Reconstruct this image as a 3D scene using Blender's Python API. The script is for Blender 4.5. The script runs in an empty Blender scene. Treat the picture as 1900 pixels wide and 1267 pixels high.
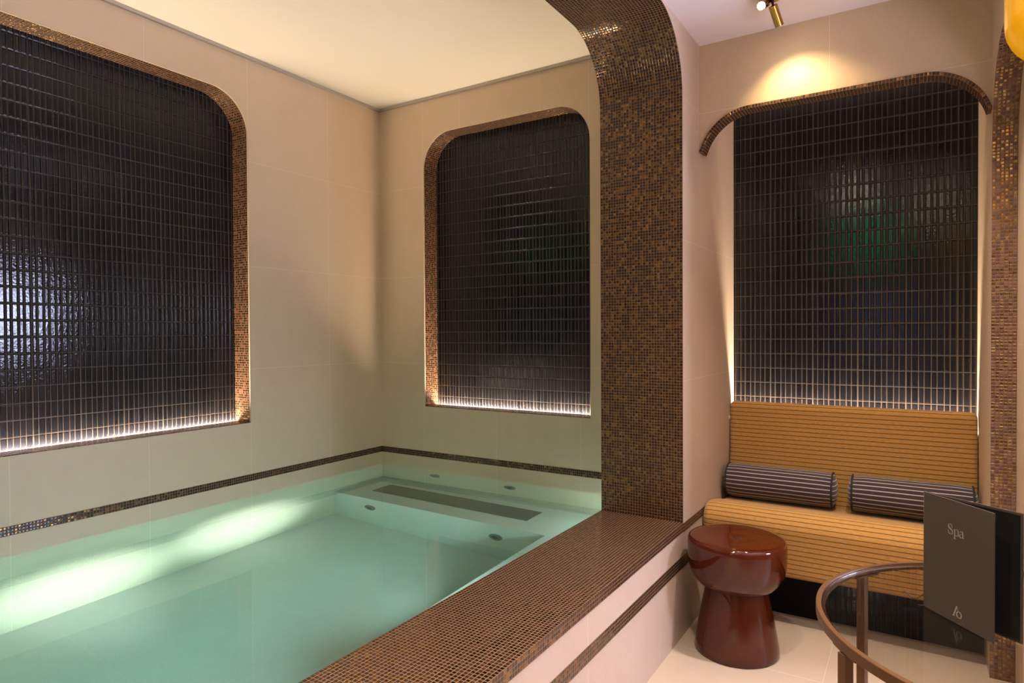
import bpy, bmesh, math, random
from math import sin, cos, pi, radians, sqrt, atan2
from mathutils import Vector, Matrix

random.seed(7)
C = bpy.context.scene.collection
S = bpy.context.scene

# ------------------------------------------------------------------ camera
F_PX, YAW, PITCH, ROLL = 1195.11, 0.5621, 0.0141, -0.0055
CAM = Vector((2.9226, -3.0598, 1.25))
_F = Vector((-sin(YAW), cos(YAW), 0)); _R = Vector((cos(YAW), sin(YAW), 0)); _U = Vector((0, 0, 1))
_F2 = _F * cos(PITCH) - _U * sin(PITCH); _U2 = _U * cos(PITCH) + _F * sin(PITCH)
_R3 = _R * cos(ROLL) + _U2 * sin(ROLL); _U3 = _U2 * cos(ROLL) - _R * sin(ROLL)
cd = bpy.data.cameras.new('camera')
cd.sensor_width = 36.0; cd.lens = F_PX / 1900 * 36.0; cd.clip_start = 0.05
cam = bpy.data.objects.new('camera', cd); C.objects.link(cam)
cam.matrix_world = Matrix(((_R3.x, _U3.x, -_F2.x, CAM.x), (_R3.y, _U3.y, -_F2.y, CAM.y), (_R3.z, _U3.z, -_F2.z, CAM.z), (0, 0, 0, 1)))
S.camera = cam

# ------------------------------------------------------------------ world, exposure
w = bpy.data.worlds.new('world'); S.world = w; w.use_nodes = True
w.node_tree.nodes['Background'].inputs[0].default_value = (0.9, 0.85, 1.0, 1)
w.node_tree.nodes['Background'].inputs[1].default_value = 0.02
S.view_settings.view_transform = 'Standard'
S.view_settings.look = 'None'
S.view_settings.gamma = 1.0
S.view_settings.use_curve_mapping = False
S.view_settings.exposure = 0.0
S.cycles.sample_clamp_indirect = 6.0
S.cycles.max_bounces = 14
S.cycles.transparent_max_bounces = 12

# ------------------------------------------------------------------ lamps of the place, plus added fill lights
def lamp(name, kind, loc, target, power, color, **kw):
    d = bpy.data.lights.new(name, kind); d.energy = power; d.color = color
    for k, v in kw.items(): setattr(d, k, v)
    o = bpy.data.objects.new(name, d); C.objects.link(o); o.location = loc
    dv = Vector(target) - Vector(loc)
    o.rotation_euler = dv.to_track_quat('-Z', 'Y').to_euler()
    return o

WARM = (1.0, 0.78, 0.50)
SOFT = (1.0, 0.84, 0.70)
COOL = (0.80, 0.86, 1.0)
# ceiling spot heads (their brass bodies are built further down)
lamp('spot_beam', 'SPOT', (2.476, -0.418, 2.405), (2.535, -0.22, 2.07), 15, (1, 0.72, 0.36), spot_size=radians(105), spot_blend=0.9, shadow_soft_size=0.008)
lamp('spot_beam', 'SPOT', (2.40, -0.53, 2.425), (2.52, -0.95, 0.0), 16, SOFT, spot_size=radians(95), spot_blend=0.8, shadow_soft_size=0.02)
# recessed ceiling downlights of the lounge
for (x, y, p) in ((2.40, -1.50, 8), (2.90, -0.80, 12), (2.36, -2.55, 12), (2.62, -3.35, 12), (3.05, -2.2, 10)):
    lamp('downlight', 'AREA', (x, y, 2.492), (x, y, 0), p, SOFT, shape='DISK', size=0.06, spread=radians(88))
lamp('added_hall_fill', 'AREA', (4.0, -1.7, 1.35), (4.0, -1.7, 3.0), 50, (0.90, 0.83, 1.0), shape='RECTANGLE', size=0.7, size_y=2.6)  # added unseen fill in the hall, cool light for the lounge ceiling
# underwater pool lamps in the face of the right-hand ledge
for y, zt in ((-1.00, -0.09), (-1.78, -0.17), (-2.56, -0.14)):
    lamp('pool_lamp_or_fill', 'SPOT', (1.40, y, -0.10), (0.0, y, zt), 230, (1.0, 0.95, 0.97), spot_size=radians(29), spot_blend=1.0, shadow_soft_size=0.05).scale = (1.35, 1.0, 1.0)
    lamp('pool_lamp_or_fill', 'AREA', (1.426, y, -0.08), (0.0, y, 0.24), 4.6, (0.66, 1.0, 0.98), shape='DISK', size=0.16, spread=radians(125))
# added unseen fill lights under the coping, brighten bench and upper underwater walls
for y, p in ((-0.22, 1.7), (-1.10, 3.3), (-2.00, 3.3), (-2.9, 3.3)):
    lamp('pool_lamp_or_fill', 'AREA', (1.740, y, 0.24), (0.0, y, 0.20), p, (0.64, 1.0, 0.95), shape='DISK', size=0.10)

# ------------------------------------------------------------------ node helpers
class NT:
    def __init__(s, name):
        s.m = bpy.data.materials.new(name); s.m.use_nodes = True
        s.t = s.m.node_tree; s.t.nodes.clear()
        s.out = s.t.nodes.new('ShaderNodeOutputMaterial')
    def n(s, t, **kw):
        x = s.t.nodes.new(t)
        for k, v in kw.items(): setattr(x, k, v)
        return x
    def put(s, sock, v):
        if isinstance(v, bpy.types.NodeSocket): s.t.links.new(v, sock)
        elif v is not None:
            if hasattr(sock.default_value, '__len__') and not isinstance(v, (int, float)) and len(v) == 3 and len(sock.default_value) == 4: v = (*v, 1)
            sock.default_value = v
    def math(s, op, a, b=None, c=None, clamp=False):
        x = s.n('ShaderNodeMath', operation=op, use_clamp=clamp)
        for i, v in enumerate((a, b, c)): s.put(x.inputs[i], v) if v is not None else None
        return x.outputs[0]
    def smooth(s, v, a, b):
        x = s.n('ShaderNodeMapRange', interpolation_type='SMOOTHSTEP')
        for i, q in enumerate((v, a, b, 0.0, 1.0)): s.put(x.inputs[i], q)
        return x.outputs[0]
    def mix(s, f, a, b):
        x = s.n('ShaderNodeMix', data_type='RGBA')
        s.put(x.inputs[0], f); s.put(x.inputs[6], a); s.put(x.inputs[7], b)
        return x.outputs[2]
    def mixf(s, f, a, b):
        x = s.n('ShaderNodeMix', data_type='FLOAT')
        s.put(x.inputs[0], f); s.put(x.inputs[2], a); s.put(x.inputs[3], b)
        return x.outputs[0]
    def uv(s):
        x = s.n('ShaderNodeSeparateXYZ'); u = s.n('ShaderNodeUVMap'); s.t.links.new(u.outputs[0], x.inputs[0])
        return x.outputs[0], x.outputs[1]
    def xyz(s, a, b, c=0.0):
        x = s.n('ShaderNodeCombineXYZ')
        for i, v in enumerate((a, b, c)): s.put(x.inputs[i], v)
        return x.outputs[0]
    def noise(s, vec, scale, detail=2.0, rough=0.5):
        x = s.n('ShaderNodeTexNoise'); s.put(x.inputs['Vector'], vec)
        x.inputs['Scale'].default_value = scale; x.inputs['Detail'].default_value = detail; x.inputs['Roughness'].default_value = rough
        return x.outputs[0]
    def obj(s): return s.n('ShaderNodeTexCoord').outputs['Object']
    def white(s, vec):
        x = s.n('ShaderNodeTexWhiteNoise', noise_dimensions='3D'); s.put(x.inputs['Vector'], vec); return x.outputs[0], x.outputs[1]
    def bump(s, h, dist=1.0, strength=1.0, normal=None):
        x = s.n('ShaderNodeBump'); x.inputs['Strength'].default_value = strength; x.inputs['Distance'].default_value = dist
        s.put(x.inputs['Height'], h)
        if normal is not None: s.put(x.inputs['Normal'], normal)
        return x.outputs[0]
    def bsdf(s, col=(0.5, 0.5, 0.5), rough=0.5, metal=0.0, normal=None, coat=0.0, coat_rough=0.05, spec=0.5, sheen=0.0, trans=0.0, ior=1.5, emis=None, estr=0.0, coat_normal=None):
        p = s.n('ShaderNodeBsdfPrincipled'); I = p.inputs
        s.put(I['Base Color'], col); s.put(I['Roughness'], rough); s.put(I['Metallic'], metal)
        if normal is not None: s.put(I['Normal'], normal)
        if coat_normal is not None: s.put(I['Coat Normal'], coat_normal)
        s.put(I['Coat Weight'], coat); s.put(I['Coat Roughness'], coat_rough); s.put(I['Specular IOR Level'], spec)
        s.put(I['Sheen Weight'], sheen); s.put(I['Transmission Weight'], trans); s.put(I['IOR'], ior)
        if emis is not None: s.put(I['Emission Color'], emis); s.put(I['Emission Strength'], estr)
        s.t.links.new(p.outputs[0], s.out.inputs[0]); return s.m

def plain(name, col, rough=0.5, **kw): return NT(name).bsdf(col, rough, **kw)

STONE = (0.57, 0.435, 0.305)
def stone(name, vl=(), hl=(), grid=None, col=STONE, rough=0.5):
    """large-format stone tile; vl = (u, v0, v1) and hl = (v, u0, u1) joint lines, or a regular grid"""
    t = NT(name); u, v = t.uv(); o = t.obj()
    g = 0.0
    W = 0.0011
    for a, lo, hi, p, q in [(x, a0, a1, u, v) for x, a0, a1 in vl] + [(x, a0, a1, v, u) for x, a0, a1 in hl]:
        d = t.math('LESS_THAN', t.math('ABSOLUTE', t.math('SUBTRACT', p, a)), W)
        r = t.math('MULTIPLY', t.math('GREATER_THAN', q, lo), t.math('LESS_THAN', q, hi))
        g = t.math('MAXIMUM', g, t.math('MULTIPLY', d, r))
    if grid:
        gu, gv, ou, ov = grid
        for p, s_, off in ((u, gu, ou), (v, gv, ov)):
            f = t.math('FRACT', t.math('DIVIDE', t.math('SUBTRACT', p, off), s_))
            d = t.math('MULTIPLY', t.math('MINIMUM', f, t.math('SUBTRACT', 1.0, f)), s_)
            g = t.math('MAXIMUM', g, t.math('LESS_THAN', d, W))
    n1 = t.noise(o, 2.2, 3.0); n2 = t.noise(o, 260.0, 2.0); n3 = t.noise(o, 14.0, 4.0, 0.6)
    k = t.math('ADD', t.math('ADD', t.math('MULTIPLY', n1, 0.10), t.math('MULTIPLY', n2, 0.16)), t.math('ADD', t.math('MULTIPLY', n3, 0.10), 0.82))
    c = t.n('ShaderNodeVectorMath', operation='SCALE'); c.inputs[0].default_value = col; t.put(c.inputs['Scale'], k)
    cc = t.mix(t.math('MULTIPLY', g, 0.42), c.outputs[0], (0.78, 0.68, 0.55))
    return t.bsdf(cc, rough, normal=t.bump(t.math('SUBTRACT', n2, t.math('MULTIPLY', g, 1.0)), 0.0003, 0.6), spec=0.35)

MP = 0.012127   # mosaic module
def mosaic(name, dark=0.60, bright=1.0, lift=1.0, tint=(1, 1, 1)):
    t = NT(name); u, v = t.uv()
    a = t.math('DIVIDE', u, MP); b = t.math('DIVIDE', v, MP)
    fa = t.math('FRACT', a); fb = t.math('FRACT', b)
    cell = t.xyz(t.math('FLOOR', a), t.math('FLOOR', b))
    r, rc = t.white(cell)
    rs = t.n('ShaderNodeSeparateColor'); t.t.links.new(rc, rs.inputs[0])
    ea = t.math('MINIMUM', fa, t.math('SUBTRACT', 1.0, fa)); eb = t.math('MINIMUM', fb, t.math('SUBTRACT', 1.0, fb))
    d = t.math('MINIMUM', ea, eb)
    grout = t.math('SUBTRACT', 1.0, t.smooth(d, 0.065, 0.095))
    prof = t.smooth(d, 0.06, 0.24)
    tilt = t.math('ADD', t.math('MULTIPLY', t.math('SUBTRACT', rs.outputs[0], 0.5), fa), t.math('MULTIPLY', t.math('SUBTRACT', rs.outputs[1], 0.5), fb))
    h = t.math('ADD', prof, t.math('MULTIPLY', tilt, 0.35))
    ramp = t.n('ShaderNodeValToRGB'); t.put(ramp.inputs[0], r)
    e = ramp.color_ramp.elements
    ramp.color_ramp.interpolation = 'CONSTANT'
    cols = [(0.0, (0.034 * lift, 0.0135 * lift, 0.0075 * lift)), (dark * 0.5, (0.052 * lift, 0.0215 * lift, 0.0115 * lift)), (dark, (0.205, 0.100, 0.036)), (dark + (1 - dark) * 0.4, (0.26, 0.132, 0.050)), (dark + (1 - dark) * 0.75, (0.33, 0.180, 0.074))]
    for i, (p, c) in enumerate(cols):
        x = e[i] if i < 2 else e.new(p)
        x.position = p; x.color = (*[q * bright * k for q, k in zip(c, tint)], 1)
    metal = t.math('GREATER_THAN', r, dark)
    col = t.mix(grout, ramp.outputs[0], (0.175, 0.105, 0.060))
    met = t.math('MULTIPLY', metal, t.math('SUBTRACT', 1.0, grout))
    rough = t.mixf(grout, 0.22, 0.8)
    nb = t.bump(h, 0.0011, 1.0)
    return t.bsdf(col, rough, metal=met, normal=nb, coat=t.math('MULTIPLY', t.math('SUBTRACT', 1.0, grout), 0.3), coat_rough=0.10, spec=0.3, coat_normal=nb)

def finger_tile(name, k=1.0, u0=0.0, v0=0.0, gk=0.55):
    """black glazed finger tiles: sheets of eight uneven fingers, k scales the module"""
    t = NT(name); u, v = t.uv(); o = t.obj()
    u = t.math('DIVIDE', t.math('SUBTRACT', u, u0), k); v = t.math('DIVIDE', t.math('SUBTRACT', v, v0), k)
    PU, PV = 0.0445, 0.0670
    a = t.math('DIVIDE', u, PU); f = t.math('FRACT', a)
    e1 = t.math('MINIMUM', f, t.math('SUBTRACT', 1.0, f)); e2 = t.math('ABSOLUTE', t.math('SUBTRACT', f, 0.445))
    du = t.math('MULTIPLY', t.math('MINIMUM', e1, e2), PU)
    sf = t.math('FRACT', t.math('DIVIDE', u, PU * 4)); sd = t.math('MULTIPLY', t.math('MINIMUM', sf, t.math('SUBTRACT', 1.0, sf)), PU * 4)
    b = t.math('DIVIDE', v, PV); fb = t.math('FRACT', b)
    dv = t.math('MULTIPLY', t.math('MINIMUM', fb, t.math('SUBTRACT', 1.0, fb)), PV)
    d = t.math('MINIMUM', t.math('MINIMUM', du, t.math('SUBTRACT', sd, 0.0010)), t.math('ADD', dv, 0.0002))
    grout = t.math('SUBTRACT', 1.0, t.smooth(d, 0.0012, 0.0018))
    prof = t.smooth(d, 0.0010, 0.0062)
    cell = t.xyz(t.math('ADD', t.math('MULTIPLY', t.math('FLOOR', a), 2.0), t.math('GREATER_THAN', f, 0.445)), t.math('FLOOR', b))
    r, rc = t.white(cell)
    rs = t.n('ShaderNodeSeparateColor'); t.t.links.new(rc, rs.inputs[0])
    tilt = t.math('ADD', t.math('MULTIPLY', t.math('SUBTRACT', rs.outputs[0], 0.5), f), t.math('MULTIPLY', t.math('SUBTRACT', rs.outputs[1], 0.5), fb))
    warp = t.noise(o, 110.0, 2.0); pit = t.noise(o, 420.0, 1.0)
    h = t.math('ADD', t.math('MULTIPLY', prof, 0.0015), t.math('MULTIPLY', tilt, 0.00028))
    h = t.math('ADD', h, t.math('ADD', t.math('MULTIPLY', warp, 0.00042), t.math('MULTIPLY', pit, 0.00013)))
    nb = t.bump(h, 1.0, 1.0)
    cl = t.mix(r, (0.0062, 0.0066, 0.0095), (0.0092, 0.0096, 0.0135))
    col = t.mix(grout, cl, (0.085 * gk, 0.070 * gk, 0.060 * gk))
    return t.bsdf(col, t.mixf(grout, 0.045, 0.85), normal=nb, spec=t.mixf(grout, 0.30, 0.1))

def striped(name, base, base2, line, pitch, width, weave=1.0, rough=0.85, zig=0.0011, zp=0.0038, voff=0.0):
    t = NT(name); u, v = t.uv(); o = t.obj()
    z = t.math('MULTIPLY', t.math('SUBTRACT', t.math('PINGPONG', t.math('DIVIDE', u, zp), 0.5), 0.25), zig * 2)
    f = t.math('FRACT', t.math('DIVIDE', t.math('ADD', t.math('ADD', v, voff), z), pitch))
    d = t.math('MULTIPLY', t.math('ABSOLUTE', t.math('SUBTRACT', f, 0.5)), pitch)
    ln = t.math('SUBTRACT', 1.0, t.smooth(d, width * 0.35, width * 0.62))
    w1 = t.noise(t.xyz(t.math('MULTIPLY', u, 55.0), t.math('MULTIPLY', v, 700.0)), 1.0, 3.0)
    w2 = t.noise(t.xyz(t.math('MULTIPLY', u, 900.0), t.math('MULTIPLY', v, 900.0)), 1.0, 1.0)
    c = t.mix(t.smooth(w1, 0.32, 0.68), base, base2)
    c = t.mix(t.math('MULTIPLY', ln, 0.88), c, line)
    return t.bsdf(c, rough, normal=t.bump(t.math('ADD', t.math('MULTIPLY', w1, 0.6), w2), 0.0006 * weave, 0.7), sheen=0.25, spec=0.2)

def emit(name, col, strength):
    t = NT(name); e = t.n('ShaderNodeEmission'); t.put(e.inputs[0], col); e.inputs[1].default_value = strength
    t.t.links.new(e.outputs[0], t.out.inputs[0]); return t.m

# ------------------------------------------------------------------ mesh helpers
def link(name, bm, mats, parent=None, smooth=False):
    bm.normal_update()
    for e in bm.edges:
        if len(e.link_faces) == 2 and e.calc_face_angle(0) > 0.62: e.smooth = False
    me = bpy.data.meshes.new(name); bm.to_mesh(me); bm.free()
    for m in (mats if isinstance(mats, (list, tuple)) else [mats]): me.materials.append(m)
    if smooth: me.polygons.foreach_set('use_smooth', [True] * len(me.polygons))
    o = bpy.data.objects.new(name, me); C.objects.link(o)
    if parent: o.parent = parent
    return o

def structure(o): o['kind'] = 'structure'; return o
def tag(o, label, cat, group=None, kind=None):
    o['label'] = label; o['category'] = cat
    if group: o['group'] = group
    if kind: o['kind'] = kind
    return o
def empty(name, loc, label, cat, group=None, rz=0.0):
    o = bpy.data.objects.new(name, None); C.objects.link(o); o.location = loc; o.rotation_euler = (0, 0, rz)
    o.empty_display_size = 0.1
    return tag(o, label, cat, group)

def autouv(bm, off=(0, 0, 0), only_new=None):
    uv = bm.loops.layers.uv.verify(); bm.normal_update()
    for f in bm.faces:
        n = f.normal; a = max(range(3), key=lambda i: abs(n[i]))
        for l in f.loops:
            c = l.vert.co
            p = [(c.y - off[1], c.z - off[2]), (c.x - off[0], c.z - off[2]), (c.x - off[0], c.y - off[1])][a]
            l[uv].uv = p
    return bm

def box_bm(lo, hi, bm=None, bevel=0.0, seg=2):
    bm = bm or bmesh.new()
    vs = [bm.verts.new((x, y, z)) for x in (lo[0], hi[0]) for y in (lo[1], hi[1]) for z in (lo[2], hi[2])]
    fs = []
    for q in ((0, 1, 3, 2), (4, 6, 7, 5), (0, 4, 5, 1), (2, 3, 7, 6), (0, 2, 6, 4), (1, 5, 7, 3)):
        fs.append(bm.faces.new([vs[i] for i in q]))
    if bevel:
        es = list({e for f in fs for e in f.edges})
        bmesh.ops.bevel(bm, geom=es, offset=bevel, segments=seg, affect='EDGES', profile=0.5)
    return bm
def box(name, lo, hi, mat, parent=None, off=(0, 0, 0), bevel=0.0, smooth=False):
    bm = box_bm(lo, hi, None, bevel); autouv(bm, off); return link(name, bm, mat, parent, smooth)

AX = {'x': lambda p, q, t: (t, p, q), 'y': lambda p, q, t: (p, t, q), 'z': lambda p, q, t: (p, q, t)}
def prism_bm(loops, axis, a, b, off=(0, 0, 0)):
    """outer loop plus holes, swept from a to b along the axis"""
    bm = bmesh.new(); T = AX[axis]
    for t in (a, b):
        es = []
        for L in loops:
            vs = [bm.verts.new(T(p, q, t)) for p, q in L]
            es += [bm.edges.new((vs[i], vs[(i + 1) % len(vs)])) for i in range(len(vs))]
        bmesh.ops.triangle_fill(bm, edges=es, use_beauty=True, use_dissolve=False)
    bm.verts.ensure_lookup_table()
    N = sum(len(L) for L in loops); k = 0
    for L in loops:
        for i in range(len(L)):
            i0, i1 = k + i, k + (i + 1) % len(L)
            bm.faces.new([bm.verts[j] for j in (i0, i1, N + i1, N + i0)])
        k += len(L)
    bmesh.ops.recalc_face_normals(bm, faces=bm.faces[:])
    return autouv(bm, off)

def arc(cx, cy, r, a0, a1, n=18):
    return [(cx + r * cos(radians(a0 + (a1 - a0) * i / n)), cy + r * sin(radians(a0 + (a1 - a0) * i / n))) for i in range(n + 1)]
def rrect_top(p0, p1, q0, q1, r, n=18):
    """square bottom corners, rounded top corners; starts bottom-left, runs anticlockwise"""
    return [(p0, q0), (p1, q0)] + arc(p1 - r, q1 - r, r, 0, 90, n) + arc(p0 + r, q1 - r, r, 90, 180, n)

def inset(path, d, c):
    """push an open path by d towards the point c's side"""
    out = []
    for i, p in enumerate(path):
        a = Vector(path[max(i - 1, 0)]); b = Vector(path[min(i + 1, len(path) - 1)]); t = (b - a).normalized(); n = Vector((-t.y, t.x))
        if n.dot(Vector(c) - Vector(p)) < 0: n = -n
        out.append((p[0] + n.x * d, p[1] + n.y * d))
    return out
def band(name, path, axis, a, b, mats, parent=None, closed=False, flip=False, splits=None, s0=0.0, face=None):
    """strip along a 2-D path swept from a to b; uv = (depth, length along path). splits: [(t, material index)...]"""
    bm = bmesh.new(); uv = bm.loops.layers.uv.verify(); T = AX[axis]
    pts = path + ([path[0]] if closed else [])
    s = [s0]
    for i in range(1, len(pts)): s.append(s[-1] + math.dist(pts[i - 1], pts[i]))
    ts = splits or [(a, 0), (b, 0)]
    rows = [[bm.verts.new(T(p, q, t)) for p, q in pts] for t, _ in ts]
    for k in range(len(ts) - 1):
        for i in range(len(pts) - 1):
            vs = [rows[k][i], rows[k][i + 1], rows[k + 1][i + 1], rows[k + 1][i]]
            us = [(abs(ts[k][0] - a), s[i]), (abs(ts[k][0] - a), s[i + 1]), (abs(ts[k + 1][0] - a), s[i + 1]), (abs(ts[k + 1][0] - a), s[i])]
            if flip: vs.reverse(); us.reverse()
            f = bm.faces.new(vs); f.material_index = ts[k][1]; f.smooth = True
            for l, q in zip(f.loops, us): l[uv].uv = q
    if face:
        bm.normal_update(); f = bm.faces[len(bm.faces) // 2] if False else list(bm.faces)[len(bm.faces) // 2]
        cc = Vector(T(face[0], face[1], (a + b) / 2))
        if f.normal.dot(cc - f.calc_center_median()) < 0: bmesh.ops.reverse_faces(bm, faces=bm.faces[:])
    return link(name, bm, mats, parent)

def lathe_bm(prof, n=48, bm=None, mat=Matrix(), uvs=None):
    bm = bm or bmesh.new(); uv = bm.loops.layers.uv.verify()
    L = [0.0]
    for i in range(1, len(prof)): L.append(L[-1] + math.dist(prof[i - 1], prof[i]))
    rings = []
    for r, z in prof:
        if r < 1e-6: rings.append([bm.verts.new(mat @ Vector((0, 0, z)))])
        else: rings.append([bm.verts.new(mat @ Vector((r * cos(2 * pi * i / n), r * sin(2 * pi * i / n), z))) for i in range(n)])
    for k in range(len(prof) - 1):
        A, B = rings[k], rings[k + 1]
        for i in range(n):
            j = (i + 1) % n
            if len(A) == 1 and len(B) == 1: continue
            if len(A) == 1: vs, us = [A[0], B[j], B[i]], [(i / n, L[k]), ((i + 1) / n, L[k + 1]), (i / n, L[k + 1])]
            elif len(B) == 1: vs, us = [A[i], A[j], B[0]], [(i / n, L[k]), ((i + 1) / n, L[k]), (i / n, L[k + 1])]
            else: vs, us = [A[i], A[j], B[j], B[i]], [(i / n, L[k]), ((i + 1) / n, L[k]), ((i + 1) / n, L[k + 1]), (i / n, L[k + 1])]
            f = bm.faces.new(vs); f.smooth = True
            for l, q in zip(f.loops, us): l[uv].uv = (q[0] * (uvs or 1.0), q[1])
    return bm
def lathe(name, prof, mat, parent=None, n=48, M=Matrix()):
    bm = lathe_bm(prof, n, None, M); bmesh.ops.recalc_face_normals(bm, faces=bm.faces[:])
    return link(name, bm, mat, parent)
def axis_matrix(p, d):
    return Matrix.Translation(Vector(p)) @ Vector(d).to_track_quat('Z', 'Y').to_matrix().to_4x4()
def tube_bm(pts, r, n=10, closed=False, bm=None):
    bm = bm or bmesh.new(); P = [Vector(p) for p in pts]; rings = []
    N = len(P)
    for i, p in enumerate(P):
        if closed: t = P[(i + 1) % N] - P[i - 1]
        else: t = P[min(i + 1, N - 1)] - P[max(i - 1, 0)]
        t.normalize(); up = Vector((0, 0, 1)) if abs(t.z) < 0.95 else Vector((1, 0, 0))
        a = t.cross(up).normalized(); b = t.cross(a)
        rings.append([bm.verts.new(p + (a * cos(2 * pi * k / n) + b * sin(2 * pi * k / n)) * r) for k in range(n)])
    for i in range(N if closed else N - 1):
        A, B = rings[i], rings[(i + 1) % N]
        for k in range(n):
            f = bm.faces.new([A[k], A[(k + 1) % n], B[(k + 1) % n], B[k]]); f.smooth = True
    if not closed:
        bm.faces.new(rings[0][::-1]); bm.faces.new(rings[-1])
    return bm

# ------------------------------------------------------------------ dimensions
HP, HL = 2.678, 2.498            # pool and lounge ceilings
W1, W2, W3 = 1.7457, 2.1095, 3.1437
W4 = W3 + 6 * MP                 # back of the thin right-hand arch
YJ, YH, YB = -0.4566, -0.2165, 0.4037
ZC, ZW = 0.4644, 0.4077          # coping top, water level
YEND = -5.0                      # wall behind the camera
ZB, ZF, YBENCH, XLEDGE = 0.035, -0.38, -0.407, 1.43

# ------------------------------------------------------------------ materials
m_left = stone('stone_left_wall', vl=[(-0.431, 0.9, 2.7), (-0.963, 2.3, 2.7), (-1.486, 2.3, 2.7), (-2.013, 2.3, 2.7), (-0.963, -0.4, 0.8), (-1.486, -0.4, 0.8), (-2.013, -0.4, 0.8), (-2.54, -0.4, 2.7), (-0.431, 0.52, 0.9)],
               hl=[(1.069, -5, 0), (1.600, -5, 0), (2.140, -5, 0)])
m_back = stone('stone_back_wall', vl=[(0.355, 0.52, 2.7), (0.637, 2.3, 2.7), (1.18, 2.3, 2.7), (1.474, 2.3, 2.7), (0.887, -0.4, 0.81), (1.421, -0.4, 0.81), (0.355, -0.4, 0.52)],
               hl=[(1.063, 0, 1.8), (1.598, 0, 1.8), (2.147, 0, 1.8)])
m_part = stone('stone_partition', vl=[(-1.361, 0, 0.46), (-0.743, 0, 0.46), (-1.98, 0, 0.46), (-2.6, 0, 0.46)], hl=[(1.046, -6, 1), (1.625, -6, 1), (2.207, -6, 1)], col=(0.49, 0.382, 0.300))
m_head = stone('stone_alcove_header', vl=[(2.624, 2.19, 2.5)], hl=[(2.203, 2.0, 3.2)], col=(0.50, 0.372, 0.255))
m_right = stone('stone_right_wall', vl=[(-0.12, 0, 0.9)], hl=[(1.046, -6, 1), (1.625, -6, 1), (2.207, -6, 1)])
m_basin = stone('stone_pool_basin', grid=(0.62, 0.62, 0.30, -0.05), col=(0.62, 0.56, 0.49))
m_floor = stone('stone_floor', grid=(0.80, 0.56, 2.640, -0.556), col=(0.43, 0.345, 0.26), rough=0.38)
m_plain_stone = stone('stone_plain', grid=(0.6, 0.6, 0.0, 0.0))
m_edge = stone('stone_edge')
m_ceil = plain('pool_ceiling_paint', (0.74, 0.66, 0.54), 0.8)
m_ceil2 = plain('lounge_ceiling_paint', (0.77, 0.70, 0.73), 0.8)
m_gap = plain('ceiling_trim_paint', (0.42, 0.36, 0.30), 0.6)
m_mos = mosaic('copper_brown_mosaic')
m_mos_band = mosaic('dark_mosaic_stripe', dark=0.7, bright=0.8)
m_mos_right = mosaic('copper_brown_mosaic_lit', dark=0.5, bright=1.3, lift=3.2, tint=(0.95, 1.2, 1.7))  # same mosaic lightened and tinted, pinkish light put into its colour
m_mos_reveal = mosaic('copper_mosaic_reveal_lit', dark=0.45, bright=1.35, lift=2.0)  # brighter copy of the mosaic, light on the reveals put into its colour
m_tile_left = finger_tile('black_finger_tile_left', 1.0, -0.963 - 0.03, 0.794 - 0.02)
m_tile_back = finger_tile('black_finger_tile_back', 1.0, 0.3475, 0.803 - 0.018)
m_tile_alcove = finger_tile('black_finger_tile_alcove', 1.097, 2.487 - 3 * 0.1953, 0.4, 0.85)
m_led = emit('led_strip', (1.0, 0.80, 0.60), 460.0)
m_led_holder = plain('led_channel', (0.55, 0.55, 0.55), 0.5)

# ------------------------------------------------------------------ room shell
# floor of the lounge and the hall beyond the right arch
structure(box('floor', (W2 - 0.02, YEND, -0.12), (4.75, 0.55, 0.0), m_floor))
# pool basin: floor, back bench and side ledge in one stone shell
prof = [(0.0, -0.55), (W1, -0.55), (W1, ZB), (XLEDGE, ZB), (XLEDGE, ZF), (0.0, ZF)]
bm = prism_bm([prof], 'y', YEND, YBENCH)
structure(link('pool_basin', bm, m_basin))
structure(box('pool_bench', (0.0, YBENCH, -0.55), (W1, 0.16, ZB), m_basin))

# left wall with its tall niche
NL = rrect_top(-3.05, -0.963, 0.794, 2.472, 0.20)
def deeper(L): return [(p, q - 0.06) for p, q in L[:2]] + L[2:]
wl = structure(link('wall_left', prism_bm([[(YEND, -0.55), (0.0, -0.55), (0.0, HP + 0.02), (YEND, HP + 0.02)], deeper(NL)], 'x', 0.0, -0.20), m_left))
ND = 0.128
def niche(parent, loop, axis, sgn, tile_mat, p0, p1, q0, led_axis):
    """mosaic reveal, sill with a light slot, tiled back and led strip of a niche whose mouth is at 0"""
    L = deeper(loop); ctr = ((p0 + p1) / 2, q0 + 0.6)
    jamb = inset(L[1:] + [L[0]], 0.0012, ctr)                     # from bottom right round the top to bottom left
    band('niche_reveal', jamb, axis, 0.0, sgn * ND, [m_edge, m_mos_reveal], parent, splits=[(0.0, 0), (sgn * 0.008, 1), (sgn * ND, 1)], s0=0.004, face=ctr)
    T = AX[axis]
    def bx(name, pa, pb, qa, qb, ta, tb, mat):
        A, B = T(pa, qa, ta), T(pb, qb, tb)
        lo = [min(a, b) for a, b in zip(A, B)]; hi = [max(a, b) for a, b in zip(A, B)]
        return box(name, lo, hi, mat, parent, off=(0, 0, 0) if name in ('sill_base', 'niche_tile_panel') else T(p0, q0, 0))
    bx('niche_tile_panel', p0 - 0.06, p1 + 0.06, q0 - 0.06, max(q for p, q in L) + 0.05, sgn * ND, sgn * (ND + 0.06), tile_mat)
    bx('sill_base', p0, p1, q0 - 0.06, q0 - 0.004, 0.0, sgn * (ND - 0.025), parent.data.materials[0])
    bx('niche_sill', p0, p1, q0 - 0.004, q0, sgn * 0.0005, sgn * (ND - 0.024), m_mos)
    bx('led_strip', p0 + 0.002, p1 - 0.002, q0 - 0.024, q0 - 0.014, sgn * (ND - 0.020), sgn * (ND - 0.006), m_led)
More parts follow.
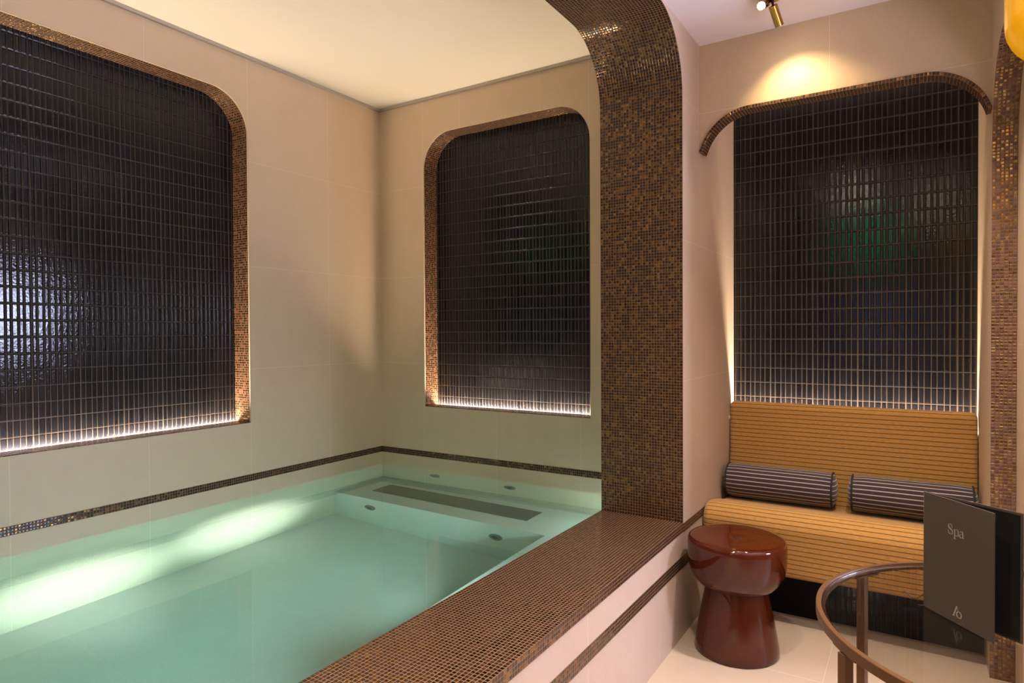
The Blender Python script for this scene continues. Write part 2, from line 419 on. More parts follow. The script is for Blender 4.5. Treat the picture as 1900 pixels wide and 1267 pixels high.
niche(wl, NL, 'x', -1, m_tile_left, -3.05, -0.963, 0.794, 'y')
def stripe(name, lo, hi, parent, off): return box(name, lo, hi, m_mos_band, parent, off=off)
stripe('mosaic_stripe', (-0.005, YEND, 0.5235 - 3 * MP), (0.0012, 0.0012, 0.5235), wl, (0, 0, 0.5235 - 3 * MP))
box('ceiling_trim', (-0.005, YEND, HP - 0.016), (0.014, 0.0, HP), m_gap, wl)

# back wall of the pool
NB = rrect_top(0.359, 1.479, 0.803, 2.457, 0.205)
wb = structure(link('wall_back', prism_bm([[(0.0, ZB), (W1, ZB), (W1, HP + 0.02), (0.0, HP + 0.02)], deeper(NB)], 'y', 0.0, 0.20), m_back))
niche(wb, NB, 'y', 1, m_tile_back, 0.359, 1.479, 0.803, 'x')
stripe('mosaic_stripe', (0.0, -0.0012, 0.5235 - 3 * MP), (W1, 0.005, 0.5235), wb, (0, 0, 0.5235 - 3 * MP))
box('ceiling_trim', (0.0, -0.014, HP - 0.016), (W1, 0.005, HP), m_gap, wb)
structure(box('wall_front', (-0.2, YEND - 0.15, -0.6), (4.75, YEND, HP + 0.02), m_plain_stone))

# partition between pool and lounge, pierced by the big arch above the coping
ZA, RA, YA2 = 2.487, 0.27, -4.75
part = [(YEND, 0.0), (0.55, 0.0), (0.55, HP + 0.02), (YEND, HP + 0.02)]
hole = rrect_top(YA2, YJ, ZC - 0.036, ZA, RA, 22)
wp = structure(link('wall_partition', prism_bm([part, hole], 'x', W1, W2), m_part))
band('arch_mosaic', inset([(YJ, ZC), ] + hole[2:] + [(YA2, ZC)], 0.0015, (-2.5, 1.2)), 'x', W1 - 0.0005, W2 + 0.0005, m_mos, wp, face=(-2.5, 1.2))
cp = box('coping', (W1 - 0.001, YA2, ZC - 3 * MP), (W2 + 0.0015, YJ, ZC), m_mos, wp, off=(W1 - 0.001, YJ, ZC - 3 * MP), bevel=0.0)
stripe('mosaic_stripe', (W2 - 0.005, YJ, ZC - 3 * MP - 0.003), (W2 + 0.0015, YH + 0.14, ZC - 0.003), wp, (0, YJ, ZC - 0.003))
stripe('lower_mosaic_stripe', (W2 - 0.005, YEND, 0.3315 - 4 * MP), (W2 + 0.0015, YH + 0.14, 0.3315), wp, (0, YJ, 0.3315))
structure(box('wall_basin', (W1, YEND, -0.55), (W2 - 0.001, YJ, 0.002), m_basin))

# alcove: header panel, mosaic lip, tiled back wall, led strip
RH = 0.22
HT = arc(2.93, 1.98, RH, 14.0, 90, 16) + arc(2.325, 1.98, RH, 90, 165.5, 16)
HT[0] = (W3, HT[0][1]); HT[-1] = (W2, HT[-1][1])
wa = structure(link('wall_alcove', prism_bm([[(W3, HL + 0.02)] + [(W2, HL + 0.02)] + HT[::-1]], 'y', YH, YH + 0.066), m_head))
LIP = 0.0135
inner = []
for i, (p, q) in enumerate(HT):
    a = Vector(HT[max(i - 1, 0)]); b = Vector(HT[min(i + 1, len(HT) - 1)]); tdir = (b - a).normalized(); nrm = Vector((-tdir.y, tdir.x))
    inner.append((p + nrm.x * LIP, q + nrm.y * LIP))
bm = bmesh.new(); uvl = bm.loops.layers.uv.verify()
y0, y1 = YH - 0.010, YH + 0.066
sl = [0.0]
for i in range(1, len(HT)): sl.append(sl[-1] + math.dist(inner[i - 1], inner[i]))
cols = []
for (p, q), (pi_, qi) in zip(HT, inner):
    cols.append([bm.verts.new((p, y0, q)), bm.verts.new((pi_, y0, qi)), bm.verts.new((pi_, y1, qi)), bm.verts.new((p, y1, q))])
for i in range(len(cols) - 1):
    A, B = cols[i], cols[i + 1]
    for k, (u0, u1) in enumerate(((0, MP), (MP, MP + (y1 - y0)), (0, MP), (0, MP))):
        k2 = (k + 1) % 4
        f = bm.faces.new([A[k], A[k2], B[k2], B[k]]); f.smooth = (k == 1)
        for l, q in zip(f.loops, ((u0, sl[i]), (u1, sl[i]), (u1, sl[i + 1]), (u0, sl[i + 1]))): l[uvl].uv = q
for A in (cols[0], cols[-1][::-1]):
    f = bm.faces.new(A)
    for l, q in zip(f.loops, ((0, 0), (0, MP), (0.07, MP), (0.07, 0))): l[uvl].uv = q
bmesh.ops.recalc_face_normals(bm, faces=bm.faces[:])
link('mosaic_lip', bm, m_mos, wa)
box('alcove_tile_panel', (W2, YB, 0.0), (W3, YB + 0.12, HL + 0.02), m_tile_alcove, wa)
box('led_channel', (W2 + 0.002, YB - 0.034, 0.79), (W3 - 0.002, YB, 0.80), m_led_holder, wa)
box('led_strip', (W2 + 0.004, YB - 0.030, 0.801), (W3 - 0.004, YB - 0.012, 0.806), m_led, wa)

# right-hand wall: thin arched skin with mosaic reveal, and the layer behind it
ZA2, RA2 = 2.193, 0.30
def arch_wall(y_j, ztop, r): return [(YEND, HL + 0.02), (0.55, HL + 0.02), (0.55, 0.0), (y_j, 0.0)] + arc(y_j - r, ztop - r, r, 0, 90, 18) + [(YEND, ztop)]
wr = structure(link('wall_right', prism_bm([arch_wall(YH, ZA2, RA2)], 'x', W3, W4), m_right))
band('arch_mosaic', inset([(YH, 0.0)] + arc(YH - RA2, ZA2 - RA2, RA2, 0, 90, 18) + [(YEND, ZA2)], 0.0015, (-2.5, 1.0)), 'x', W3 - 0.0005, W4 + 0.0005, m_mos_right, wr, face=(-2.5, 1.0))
structure(link('wall_hall', prism_bm([arch_wall(-0.47, 2.24, 0.3)], 'x', W4 + 0.0005, W4 + 0.14), m_plain_stone))
structure(box('wall_hall_end', (W4 + 0.14, 0.40, 0.0), (4.75, 0.55, HL + 0.02), m_plain_stone))
structure(box('wall_hall_side', (4.6, YEND, 0.0), (4.75, 0.40, HL + 0.02), m_plain_stone))
# lit frosted windows on the far side of the hall, cool light
m_frame = plain('window_frame', (0.05, 0.05, 0.055), 0.4)
def window(name, y, z, hw, h, strength, label):
    win = structure(empty(name, (4.6, y, z), label, 'window'))
    bm = box_bm((-0.016, -hw, 0.0), (-0.006, hw, h)); link('pane', autouv(bm), emit('window_glow', (0.66, 0.70, 1.0), strength), win)
    bm = bmesh.new(); e = hw + 0.04
    for lo, hi in (((-0.03, -e, -0.04), (0, e, 0.0)), ((-0.03, -e, h), (0, e, h + 0.04)), ((-0.03, -e, 0.0), (0, -hw, h)), ((-0.03, hw, 0.0), (0, e, h)), ((-0.028, -0.01, 0.0), (0, 0.01, h))): box_bm(lo, hi, bm)
    link('window_frame', autouv(bm), m_frame, win)
window('window_1', -0.30, 1.20, 0.36, 0.52, 80.0, 'small bright frosted window in the hall beyond the right arch')

wf = structure(empty('window_2', (2.55, YEND, 1.28), 'dim blue window in the wall behind the viewer', 'window'))
link('pane', autouv(box_bm((-0.36, 0.004, 0.0), (0.36, 0.012, 0.24))), emit('dusk_pane', (0.30, 0.42, 1.0), 3.0), wf)
bm = bmesh.new()
for lo, hi in (((-0.40, 0, -0.04), (0.40, 0.02, 0)), ((-0.40, 0, 0.24), (0.40, 0.02, 0.28)), ((-0.40, 0, 0), (-0.36, 0.02, 0.24)), ((0.36, 0, 0), (0.40, 0.02, 0.24))): box_bm(lo, hi, bm)
link('window_frame', autouv(bm), m_frame, wf)

# ceilings
structure(box('ceiling_pool', (-0.2, YEND, HP), (W1 + 0.02, 0.2, HP + 0.1), m_ceil))
structure(box('ceiling', (W2 - 0.02, YEND, HL), (4.75, 0.55, HL + 0.1), m_ceil2))

# ------------------------------------------------------------------ water
t = NT('pool_water_surface')
g = t.n('ShaderNodeBsdfGlass'); g.inputs['IOR'].default_value = 1.33; g.inputs['Roughness'].default_value = 0.0; g.inputs['Color'].default_value = (1, 1, 1, 1)
t.put(g.inputs['Normal'], t.bump(t.noise(t.obj(), 2.6, 2.0), 0.0015, 0.25))
t.t.links.new(g.outputs[0], t.out.inputs[0])
va = t.n('ShaderNodeVolumeAbsorption'); va.inputs['Color'].default_value = (0.36, 0.88, 0.87, 1); va.inputs['Density'].default_value = 0.45
t.t.links.new(va.outputs[0], t.out.inputs[1])
m_water = t.m
ts = NT('pool_water_side'); tr_ = ts.n('ShaderNodeBsdfTransparent'); ts.t.links.new(tr_.outputs[0], ts.out.inputs[0])
G = 0.0006      # the water body stops just short of the stone
bm = bmesh.new()
def rect(x0, x1, y0, y1, z): return [bm.verts.new(p) for p in ((x0, y0, z), (x1, y0, z), (x1, y1, z), (x0, y1, z))]
T0 = rect(G, W1 - G, YEND + G, -G, ZW); T1 = rect(G, W1 - G, YEND + G, -G, ZB + G)
L1 = rect(2 * G, XLEDGE - G, YEND + 2 * G, YBENCH - G, ZB + G); L0 = rect(2 * G, XLEDGE - G, YEND + 2 * G, YBENCH - G, ZF + G)
bm.faces.new(T0)
for A, B in ((T0, T1), (L1, L0)):
    for i in range(4): bm.faces.new([A[i], B[i], B[(i + 1) % 4], A[(i + 1) % 4]]).material_index = 1
for i in range(4): bm.faces.new([T1[i], L1[i], L1[(i + 1) % 4], T1[(i + 1) % 4]]).material_index = 1
bm.faces.new(L0[::-1]).material_index = 1
bmesh.ops.recalc_face_normals(bm, faces=bm.faces[:])
wo = link('pool_water', bm, [m_water, ts.m])
tag(wo, 'clear turquoise water filling the pool up to below the mosaic stripe', 'water', kind='stuff')

# ------------------------------------------------------------------ pool fittings
m_steel = plain('jet_steel', (0.20, 0.20, 0.185), 0.4, metal=0.6)
m_hole = plain('jet_hole', (0.015, 0.018, 0.016), 0.6)
JL = ['round steel water jet low in the back wall, nearer the left corner', 'round steel water jet low in the back wall, nearer the arch', 'round steel water jet in the bench face, nearer the left wall', 'round steel water jet in the bench face, nearer the mosaic coping']
jet0 = None
for (x, y, z), lab in zip(((0.433, 0.0, 0.286), (0.976, 0.0, 0.275), (0.294, YBENCH, -0.122), (1.149, YBENCH, -0.126)), JL):
    j = empty('water_jet', (x, y, z), lab, 'jet', 'underwater jets of the pool')
    if jet0 is None:
        M = Matrix.Rotation(pi / 2, 4, 'X')
        lathe('flange', [(0.0, -0.002), (0.038, -0.002), (0.040, 0.003), (0.034, 0.007), (0.024, 0.0085), (0.0225, 0.006), (0.0, 0.006)], m_steel, j, 40, M)
        bm = bmesh.new()
        for k in range(7):
            a = k * pi / 3; r = 0.0 if k == 6 else 0.0125
            lathe_bm([(0.0, 0.0065), (0.0046, 0.0065), (0.0046, 0.0075), (0.0, 0.0075)], 14, bm, Matrix.Rotation(pi / 2, 4, 'X') @ Matrix.Translation((r * cos(a), r * sin(a), 0)))
        link('nozzle', bm, m_hole, j)
        jet0 = j
    else:
        for ch in jet0.children:
            c = ch.copy(); C.objects.link(c); c.parent = j
t = NT('perforated_plate'); u, v = t.uv()
fa = t.math('SUBTRACT', t.math('FRACT', t.math('DIVIDE', u, 0.011)), 0.5); fb = t.math('SUBTRACT', t.math('FRACT', t.math('DIVIDE', v, 0.011)), 0.5)
hole_ = t.math('LESS_THAN', t.math('ADD', t.math('MULTIPLY', fa, fa), t.math('MULTIPLY', fb, fb)), 0.07)
m_plate = t.bsdf(t.mix(hole_, (0.20, 0.20, 0.185), (0.03, 0.03, 0.03)), 0.22, metal=0.35)
pl = box('bubble_plate', (0.173, -0.272, ZB + 0.0008), (1.248, -0.110, ZB + 0.005), m_plate, bevel=0.0)
tag(pl, 'long grey perforated bubble plate lying on the underwater bench', 'plate')

# ------------------------------------------------------------------ banquette
m_fab = striped('ochre_striped_fabric', (0.40, 0.20, 0.046), (0.54, 0.295, 0.085), (0.06, 0.027, 0.011), 0.0205, 0.0034)
m_black = plain('black_plinth', (0.0045, 0.004, 0.004), 0.6, spec=0.15)
bq = empty('banquette', ((W2 + W3) / 2, 0.1, 0.0), 'ochre banquette with dark woven stripes built into the alcove', 'bench')
def cushion(name, profile, x0, x1, r, mat, parent, v0=0.0, nb=5):
    """profile (y,z) closed loop, swept along x with rounded ends; uv = (x, length round the profile)"""
    bm = bmesh.new(); uv = bm.loops.layers.uv.verify()
    N = len(profile); cy = sum(p for p, q in profile) / N; cz = sum(q for p, q in profile) / N
    L = [v0]
    for i in range(N): L.append(L[-1] + math.dist(profile[i], profile[(i + 1) % N]))
    nrm = []
    for i in range(N):
        a = Vector(profile[i - 1]); b = Vector(profile[(i + 1) % N]); tt = (b - a).normalized(); n = Vector((tt.y, -tt.x))
        if n.dot(Vector(profile[i]) - Vector((cy, cz))) < 0: n = -n
        nrm.append(n)
    st = [(x0 + r * (1 - cos(radians(90 * k / nb))), r * (1 - sin(radians(90 * k / nb)))) for k in range(nb + 1)]
    st += [(x0 + (x1 - x0) * k / 24, 0.0) for k in range(1, 24)] if True else []
    st = [s for s in st if s[0] <= x1 - r]
    st += [(x1 - r * (1 - cos(radians(90 * k / nb))), r * (1 - sin(radians(90 * k / nb)))) for k in range(nb, -1, -1)]
    rings = []
    for x, ins in st:
        rings.append([bm.verts.new((x, p - n.x * ins, q - n.y * ins)) for (p, q), n in zip(profile, nrm)])
    for k in range(len(rings) - 1):
        for i in range(N):
            j = (i + 1) % N
            f = bm.faces.new([rings[k][i], rings[k][j], rings[k + 1][j], rings[k + 1][i]]); f.smooth = True
            for l, q in zip(f.loops, ((st[k][0], L[i]), (st[k][0], L[i + 1]), (st[k + 1][0], L[i + 1]), (st[k + 1][0], L[i]))): l[uv].uv = q
    for R, x in ((rings[0][::-1], 0), (rings[-1], 1)):
        f = bm.faces.new(R)
        for l in f.loops: l[uv].uv = (l.vert.co.y, l.vert.co.z)
    bmesh.ops.recalc_face_normals(bm, faces=bm.faces[:])
    o = link(name, bm, mat, parent)
    o.matrix_parent_inverse = Matrix.Translation(-parent.location)
    return o
def densify(pts, step=0.012):
    out = []
    for i in range(len(pts)):
        a = pts[i]; b = pts[(i + 1) % len(pts)]; n = max(1, int(math.dist(a, b) / step))
        out += [(a[0] + (b[0] - a[0]) * k / n, a[1] + (b[1] - a[1]) * k / n) for k in range(n)]
    return out
seat = arc(0.258, 0.408, 0.018, 0, 90, 4) + [(0.1, 0.440), (0.0, 0.468)] + arc(-0.118, 0.408, 0.080, 80, 172, 12) + arc(-0.158, 0.235, 0.022, 180, 270, 5) + [(0.29, 0.213)]
cushion('seat_cushion', densify(seat), W2 + 0.002, W3 - 0.002, 0.028, m_fab, bq)
back = [(0.276, 0.42), (0.296, 0.66)] + arc(0.331, 0.866, 0.027, 175, 90, 6) + arc(0.340, 0.872, 0.022, 80, 0, 5) + [(0.352, 0.42)]
cushion('back_cushion', densify(back[::-1]), W2 + 0.002, W3 - 0.002, 0.022, m_fab, bq, v0=0.004)
o = box('plinth', (W2 + 0.002, -0.022, 0.0), (W3 - 0.002, YB - 0.002, 0.214), m_black, bq); o.matrix_parent_inverse = Matrix.Translation(-bq.location)
o = box('back_support', (W2 + 0.003, 0.345, 0.214), (W3 - 0.003, YB - 0.036, 0.80), m_black, bq); o.matrix_parent_inverse = Matrix.Translation(-bq.location)

# bolsters
m_bol = striped('navy_striped_fabric', (0.034, 0.023, 0.032), (0.060, 0.044, 0.056), (0.60, 0.53, 0.47), 0.0200, 0.0036, zig=0.0012, zp=0.0050)
m_pipe = plain('navy_piping', (0.022, 0.016, 0.024), 0.8)
def bolster(x0, x1, label, seed):
    rnd = random.Random(seed)
    r = 0.080; cy, cz = 0.190, 0.5235
    root = empty('bolster', ((x0 + x1) / 2, cy, cz - r), label, 'cushion', 'striped bolsters on the banquette')
    h = (x1 - x0) / 2; N = 64; bm = bmesh.new(); uv = bm.loops.layers.uv.verify()
    ph = [rnd.uniform(0, 6.28) for _ in range(6)]
    def ring(x, rr):
        out = []
        for i in range(N):
            a = 2 * pi * i / N
            k = rr * (1 + 0.012 * sin(9 * x + ph[0]) * cos(a + ph[1]) + 0.010 * sin(17 * x + 2 * a + ph[2]) + 0.008 * cos(3 * a + ph[3] + 6 * x))
            y, z = k * sin(a), k * cos(a)
            if z < -r * 0.93: z = -r * 0.93 - (z + r * 0.93) * -0.2
            out.append((x, y, z + r))
        return out
    xs = [-h + 2 * h * k / 30 for k in range(31)]
    rings = []
    for x in xs:
        e = min(x + h, h - x); rr = r * (0.955 + 0.045 * min(1, e / 0.05))
        rings.append([bm.verts.new(p) for p in ring(x, rr)])
    for k in range(30):
        for i in range(N):
            j = (i + 1) % N; f = bm.faces.new([rings[k][i], rings[k][j], rings[k + 1][j], rings[k + 1][i]]); f.smooth = True
            for l, q in zip(f.loops, ((xs[k], i), (xs[k], i + 1), (xs[k + 1], i + 1), (xs[k + 1], i))): l[uv].uv = (q[0], q[1] / N * 25 * 0.0200)
    bmesh.ops.recalc_face_normals(bm, faces=bm.faces[:])
    link('cover', bm, m_bol, root)
    for sg in (-1, 1):
        bm = bmesh.new(); uv = bm.loops.layers.uv.verify()
        base = [(sg * h, y, z) for _, y, z in ring(sg * h, r * 0.955)]
        prev = [bm.verts.new(p) for p in base]
        for q, bulge in ((0.8, 0.010), (0.55, 0.016), (0.28, 0.019)):
            cur = [bm.verts.new((p[0] + sg * bulge, p[1] * q, (p[2] - r) * q + r)) for p in base]
            for i in range(N):
                f = bm.faces.new([prev[i], prev[(i + 1) % N], cur[(i + 1) % N], cur[i]]); f.smooth = True
            prev = cur
        bm.faces.new(prev).smooth = True
        bmesh.ops.recalc_face_normals(bm, faces=bm.faces[:])
        for f in bm.faces:
            for l in f.loops: l[uv].uv = (l.vert.co.y, l.vert.co.z)
        link('end_cap', bm, m_bol, root)
        link('piping', tube_bm([(sg * h, p[1] * 1.02, (p[2] - r) * 1.02 + r) for p in base], 0.0042, 8, True), m_pipe, root)
    return root
bolster(2.137, 2.598, 'navy and white striped bolster at the left end of the banquette', 3)
bolster(2.678, 3.118, 'navy and white striped bolster half hidden behind the menu card', 5)

# ------------------------------------------------------------------ stool
t = NT('rust_glaze'); o_ = t.obj()
nz = t.noise(o_, 30.0, 3.0)
m_stool = t.bsdf(t.mix(nz, (0.050, 0.0070, 0.0020), (0.068, 0.0102, 0.0028)), 0.05, spec=0.5, normal=t.bump(t.noise(o_, 16.0, 1.0), 0.0008, 0.25))
st = empty('stool', (2.3225, -0.462, 0.0), 'glossy rust red mushroom shaped stool in front of the banquette', 'stool')
lathe('stool_base', [(0.0, 0.0), (0.150, 0.0), (0.156, 0.003), (0.159, 0.010), (0.157, 0.03), (0.147, 0.09), (0.134, 0.16), (0.125, 0.205), (0.119, 0.235), (0.114, 0.252), (0.0, 0.252)], m_stool, st, 72)
lathe('stool_seat', [(0.0, 0.2525), (0.112, 0.2525), (0.130, 0.257), (0.150, 0.270), (0.166, 0.290), (0.177, 0.315), (0.1835, 0.345), (0.1855, 0.38), (0.1858, 0.415), (0.1845, 0.430), (0.180, 0.440), (0.172, 0.4450), (0.155, 0.4455), (0.11, 0.4435), (0.05, 0.4425), (0.02, 0.4428), (0.012, 0.4418), (0.0, 0.4415)], m_stool, st, 72)

# ------------------------------------------------------------------ round glass table
m_bronze = plain('bronze_metal', (0.125, 0.056, 0.019), 0.42, metal=0.5)
t = NT('table_glass')
g = t.n('ShaderNodeBsdfPrincipled'); g.inputs['Base Color'].default_value = (0.88, 0.84, 0.78, 1); g.inputs['Transmission Weight'].default_value = 1.0; g.inputs['Roughness'].default_value = 0.0; g.inputs['IOR'].default_value = 1.65
t.t.links.new(g.outputs[0], t.out.inputs[0]); m_glass = t.m
TX, TY, TZ, TR = 3.107, -1.685, 0.74, 0.349
tb = empty('round_table', (TX, TY, 0.0), 'round glass topped table with bronze rim and legs at right foreground', 'table')
lathe('rim', [(TR - 0.009, TZ), (TR - 0.001, TZ), (TR, TZ - 0.001), (TR, TZ - 0.017), (TR - 0.001, TZ - 0.018), (TR - 0.016, TZ - 0.018), (TR - 0.016, TZ - 0.0125), (TR - 0.009, TZ - 0.0125), (TR - 0.009, TZ)], m_bronze, tb, 160)
lathe('glass_top', [(0.0, TZ - 0.012), (TR - 0.0105, TZ - 0.012), (TR - 0.0098, TZ - 0.0112), (TR - 0.0098, TZ - 0.0048), (TR - 0.0105, TZ - 0.004), (0.0, TZ - 0.004)], m_glass, tb, 160)
for a in (146, 214, 326, 34):
    ar = radians(a); M = Matrix.Translation((0.342 * cos(ar), 0.342 * sin(ar), 0)) @ Matrix.Rotation(ar + radians(12), 4, 'Z')
    bm = box_bm((-0.0085, -0.0085, 0.0), (0.0085, 0.0085, TZ - 0.0215), None, 0.0012, 2); bm.transform(M); lg = link('leg', autouv(bm), m_bronze, tb)
    pth = arc(0, 0, TR - 0.002, a - 5.5, a + 5.5, 10) + arc(0, 0, TR - 0.020, a + 5.5, a - 5.5, 10)
    link('bracket', prism_bm([pth], 'z', TZ - 0.0215, TZ - 0.0185), m_bronze, lg)
bm = tube_bm([(0.335 * cos(radians(k * 5)), 0.335 * sin(radians(k * 5)), 0.05) for k in range(72)], 0.007, 8, True)
link('foot_ring', bm, m_bronze, tb)

# ------------------------------------------------------------------ spa menu
t = NT('menu_linen'); o_ = t.obj()
wv = t.math('ADD', t.noise(t.n('ShaderNodeVectorMath', operation='MULTIPLY').outputs[0], 1.0), 0.0)
vm = [n for n in t.t.nodes if n.type == 'VECT_MATH'][0]; t.t.links.new(o_, vm.inputs[0]); vm.inputs[1].default_value = (2600, 2600, 500)
m_menu = t.bsdf(t.mix(wv, (0.036, 0.0235, 0.0130), (0.050, 0.0330, 0.0185)), 0.75, normal=t.bump(wv, 0.0002, 0.5))
m_inside = plain('menu_inside', (0.0045, 0.0035, 0.003), 0.7, spec=0.2)
m_print = plain('menu_print', (0.25, 0.205, 0.165), 0.5)
A0 = Vector((2.935, -1.641, TZ - 0.004)); B0 = Vector((3.031, -1.754, TZ - 0.004)); B1 = Vector((3.069, -1.734, TZ - 0.004))
mn = empty('spa_menu', A0, 'dark linen spa menu standing half open on the glass table', 'menu')
MH = 0.2145
def cover(name, end, side, mats):
    d = (end - A0); d.z = 0; Lc = d.length; ang = atan2(d.y, d.x)
    bm = box_bm((0.0, -0.0022 if side < 0 else 0.0, 0.0), (Lc, 0.0 if side < 0 else 0.0022, MH), None, 0.0007, 2); autouv(bm)
    ob = link(name, bm, mats, mn); ob.rotation_euler = (0, 0, ang)
    return ob, Lc
fc, Lf = cover('front_cover', B0, -1, m_menu)
bc, Lb = cover('back_cover', B1, 1, m_menu)
bm = box_bm((0.004, -0.0012, 0.004), (Lb - 0.004, -0.0002, MH - 0.004)); ip = link('inside_page', autouv(bm), m_inside, bc)
bm = tube_bm([(0.0005, 0.0, 0.0), (0.0005, 0.0, MH)], 0.0026, 10); link('spine', bm, m_menu, mn)
cord = [(-0.002, 0.0, 0.022), (-0.006, 0.002, 0.016), (-0.013, 0.004, 0.010), (-0.021, 0.006, 0.010), (-0.028, 0.010, 0.015), (-0.034, 0.012, 0.017)]
bm = tube_bm([Vector(p) for p in cord], 0.0009, 6); tube_bm([(-0.0005, -0.0022, 0.003), (-0.004, -0.004, 0.0012), (-0.010, -0.004, 0.001)], 0.0009, 6, bm=bm)
link('cord', bm, m_pipe, mn)
# lettering: strokes of changing width laid on the cover
def strokes(name, items, parent):
    bm = bmesh.new()
    for pts, ws in items:
        P = [Vector(p) for p in pts]; n = len(P); A = []; B = []
        for i, p in enumerate(P):
            tt = (P[min(i + 1, n - 1)] - P[max(i - 1, 0)]).normalized(); nn = Vector((-tt.y, tt.x)); wd = ws[i] if isinstance(ws, (list, tuple)) else ws
            A.append(p + nn * wd / 2); B.append(p - nn * wd / 2)
        va = [[bm.verts.new((q.x, y, q.y)) for q in A] for y in (-0.0022, -0.0025)]; vb = [[bm.verts.new((q.x, y, q.y)) for q in B] for y in (-0.0022, -0.0025)]
        for i in range(n - 1):
            bm.faces.new([va[1][i], va[1][i + 1], vb[1][i + 1], vb[1][i]])
            bm.faces.new([va[0][i], va[0][i + 1], va[1][i + 1], va[1][i]]); bm.faces.new([vb[0][i], vb[0][i + 1], vb[1][i + 1], vb[1][i]])
        for i in (0, n - 1): bm.faces.new([va[0][i], va[1][i], vb[1][i], vb[0][i]])
    bmesh.ops.recalc_face_normals(bm, faces=bm.faces[:])
    return link(name, bm, m_print, parent)
def bez(p0, p1, p2, p3, n=12):
    return [tuple(((1 - t) ** 3) * a + 3 * t * (1 - t) ** 2 * b + 3 * t * t * (1 - t) * c + t ** 3 * d for a, b, c, d in zip(p0, p1, p2, p3)) for t in [i / n for i in range(n + 1)]]
def wlist(n, f): return [f(i / (n - 1)) for i in range(n)]
def place(pts, x, z, s): return [(x + p[0] * s, z + p[1] * s) for p in pts]
# S, cap height 1
Sp = bez((0.50, 0.72), (0.50, 0.92), (0.40, 1.0), (0.27, 1.0)) + bez((0.27, 1.0), (0.0, 1.0), (-0.02, 0.68), (0.20, 0.58))[1:] + bez((0.20, 0.58), (0.46, 0.46), (0.62, 0.40), (0.56, 0.16))[1:] + bez((0.56, 0.16), (0.50, -0.03), (0.02, -0.08), (0.02, 0.30))[1:]
Sw = wlist(len(Sp), lambda u: 0.045 + 0.085 * math.exp(-((u - 0.52) / 0.17) ** 2))
Sv = [[(0.50, 0.66), (0.50, 0.80)], [(0.025, 0.20), (0.025, 0.36)]]
pb = bez((0.16, 0.50), (0.25, 0.72), (0.58, 0.74), (0.58, 0.33)) + bez((0.58, 0.33), (0.58, -0.06), (0.28, -0.06), (0.16, 0.12))[1:]
pw = wlist(len(pb), lambda u: 0.035 + 0.085 * math.exp(-((u - 0.5) / 0.2) ** 2))
a1 = bez((0.08, 0.50), (0.12, 0.68), (0.44, 0.72), (0.42, 0.42)) + [(0.42, 0.10)] + bez((0.42, 0.10), (0.42, 0.0), (0.50, -0.02), (0.55, 0.04))[1:]
aw = wlist(len(a1), lambda u: 0.04 if u < 0.25 else (0.115 if u < 0.62 else 0.04))
a2 = bez((0.42, 0.40), (0.20, 0.38), (0.02, 0.30), (0.04, 0.14)) + bez((0.04, 0.14), (0.06, -0.04), (0.30, -0.04), (0.42, 0.12))[1:]
a2w = wlist(len(a2), lambda u: 0.035 + 0.075 * math.exp(-((u - 0.5) / 0.22) ** 2))
sc, z0 = 0.0175, 0.1535
it = [(place(Sp, 0.0555, z0, sc), [q * sc for q in Sw])]
it += [(place(v_, 0.0555, z0, sc), 0.05 * sc) for v_ in Sv]
x1 = 0.0675
it += [(place([(0.13, 0.62), (0.13, -0.30)], x1, z0, sc), 0.115 * sc), (place([(0.03, 0.60), (0.13, 0.62)], x1, z0, sc), 0.04 * sc), (place([(0.02, -0.30), (0.27, -0.30)], x1, z0, sc), 0.045 * sc), (place(pb, x1, z0, sc), [q * sc for q in pw])]
x2 = 0.0795
it += [(place(a1, x2, z0, sc), [q * sc for q in aw]), (place(a2, x2, z0, sc), [q * sc for q in a2w])]
strokes('lettering', it, fc)
lx, lz, ls = 0.0660, 0.0125, 0.0185
it = [(place([(0.12, 0.0), (0.50, 1.0)], lx, lz, ls), [0.13 * ls, 0.17 * ls]), (place([(-0.02, 0.0), (0.28, 0.0)], lx, lz, ls), 0.05 * ls), (place([(0.50, 0.98), (0.66, 0.56)], lx, lz, ls), 0.05 * ls)]
ov = [(0.74 + 0.27 * cos(2 * pi * k / 28), 0.27 + 0.29 * sin(2 * pi * k / 28)) for k in range(29)]
it += [(place(ov, lx, lz, ls), [(0.055 + 0.075 * abs(cos(2 * pi * k / 28))) * ls for k in range(29)])]
strokes('emblem', it, fc)

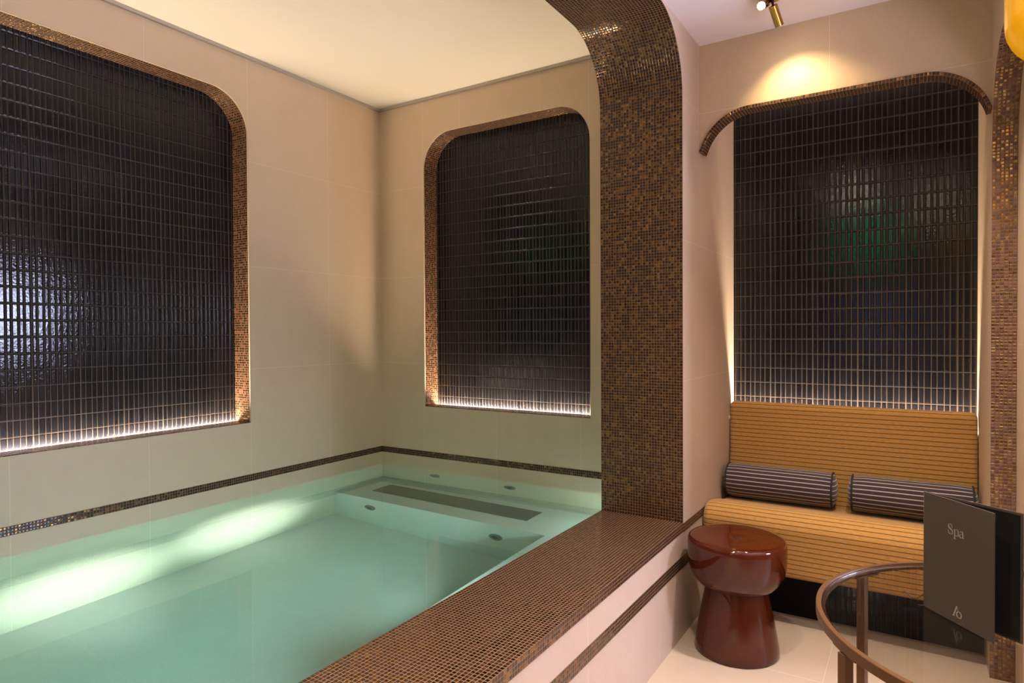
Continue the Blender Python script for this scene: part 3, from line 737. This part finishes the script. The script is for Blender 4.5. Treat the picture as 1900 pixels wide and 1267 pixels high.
# ------------------------------------------------------------------ ceiling spots, pendant, exit sign
m_brass = plain('brushed_brass', (0.50, 0.30, 0.085), 0.26, metal=1.0)
m_bulb = emit('spot_lens', (1.0, 0.82, 0.58), 190.0)
def spot(top, bottom, label, r=0.0162, lit=True):
    top, bottom = Vector(top), Vector(bottom); d = (bottom - top); Lc = d.length
    root = empty('ceiling_spot', (top.x, top.y, HL), label, 'spotlight', 'brass ceiling spots')
    inv = Matrix.Translation(-root.location)
    M = inv @ axis_matrix(top, d)
    lathe('body', [(0.0, 0.0), (r - 0.001, 0.0), (r, 0.001), (r, Lc), (r - 0.0015, Lc), (r - 0.0015, Lc - 0.006), (0.0, Lc - 0.006)], m_brass, root, 40, M)
    lathe('lens', [(0.0, Lc - 0.0055), (r - 0.003, Lc - 0.0055), (r - 0.003, Lc - 0.004), (0.0, Lc - 0.004)], m_bulb, root, 32, M)
    link('stem', tube_bm([(0, 0, 0), (0, 0, -(HL - top.z) * 0.55), tuple((top - root.location) * 1.0)], 0.0045, 10), m_pipe, root)
    lathe('mount', [(0.0, -0.004), (0.024, -0.004), (0.025, 0.0), (0.0, 0.0)], m_brass, root, 32)
    return root
spot((2.4585, -0.470, 2.4725), (2.474, -0.425, 2.412), 'brass cylinder spot tilted towards the mosaic lip of the alcove')
spot((2.436, -0.462, 2.494), (2.425, -0.512, 2.463), 'lit spot head beside the brass cylinder, facing the room')
spot((2.46, -2.52, 2.47), (2.463, -2.42, 2.425), 'larger brass spot head behind the viewer, nearer the pool', r=0.034)
spot((3.05, -3.55, 2.47), (3.05, -3.45, 2.425), 'larger brass spot head behind the viewer, nearer the right wall', r=0.034)
t = NT('amber_glass'); o_ = t.obj()
m_amber = t.bsdf(t.mix(t.noise(o_, 12.0, 3.0), (0.62, 0.25, 0.002), (0.72, 0.34, 0.008)), 0.25, coat=0.3, emis=(1.0, 0.44, 0.0), estr=0.5)
PX, PY, PB = 3.195, -1.60, 1.722
pd = empty('pendant_lamp', (PX, PY, HL), 'amber glass pendant lamp hanging at the top right corner', 'lamp')
R = 0.142
prof = [(0.0, 0.0)] + [(R - 0.075 + 0.075 * sin(radians(a)), 0.075 - 0.075 * cos(radians(a))) for a in range(0, 91, 9)] + [(R, 0.22)] + [(R * cos(radians(a)), 0.22 + 0.10 * sin(radians(a))) for a in range(10, 90, 10)] + [(0.018, 0.32)]
lathe('shade', prof, m_amber, pd, 64, Matrix.Translation((0, 0, PB - HL)))
lathe('cap', [(0.0, 0.318), (0.022, 0.318), (0.020, 0.36), (0.0, 0.362)], m_brass, pd, 24, Matrix.Translation((0, 0, PB - HL)))
link('cable', tube_bm([(0, 0, PB - HL + 0.36), (0, 0, 0)], 0.003, 8), m_pipe, pd)
m_exit = emit('green_sign', (0.02, 0.85, 0.30), 22.0)
ex = empty('exit_sign', (2.42, YEND + 0.001, 2.28), 'green lit exit sign plate on the wall behind the viewer', 'sign')
link('housing', autouv(box_bm((-0.17, 0, 0.0), (0.17, 0.03, 0.16))), m_frame, ex)
link('light_panel', autouv(box_bm((-0.16, 0.03, 0.01), (0.16, 0.034, 0.15))), m_exit, ex)
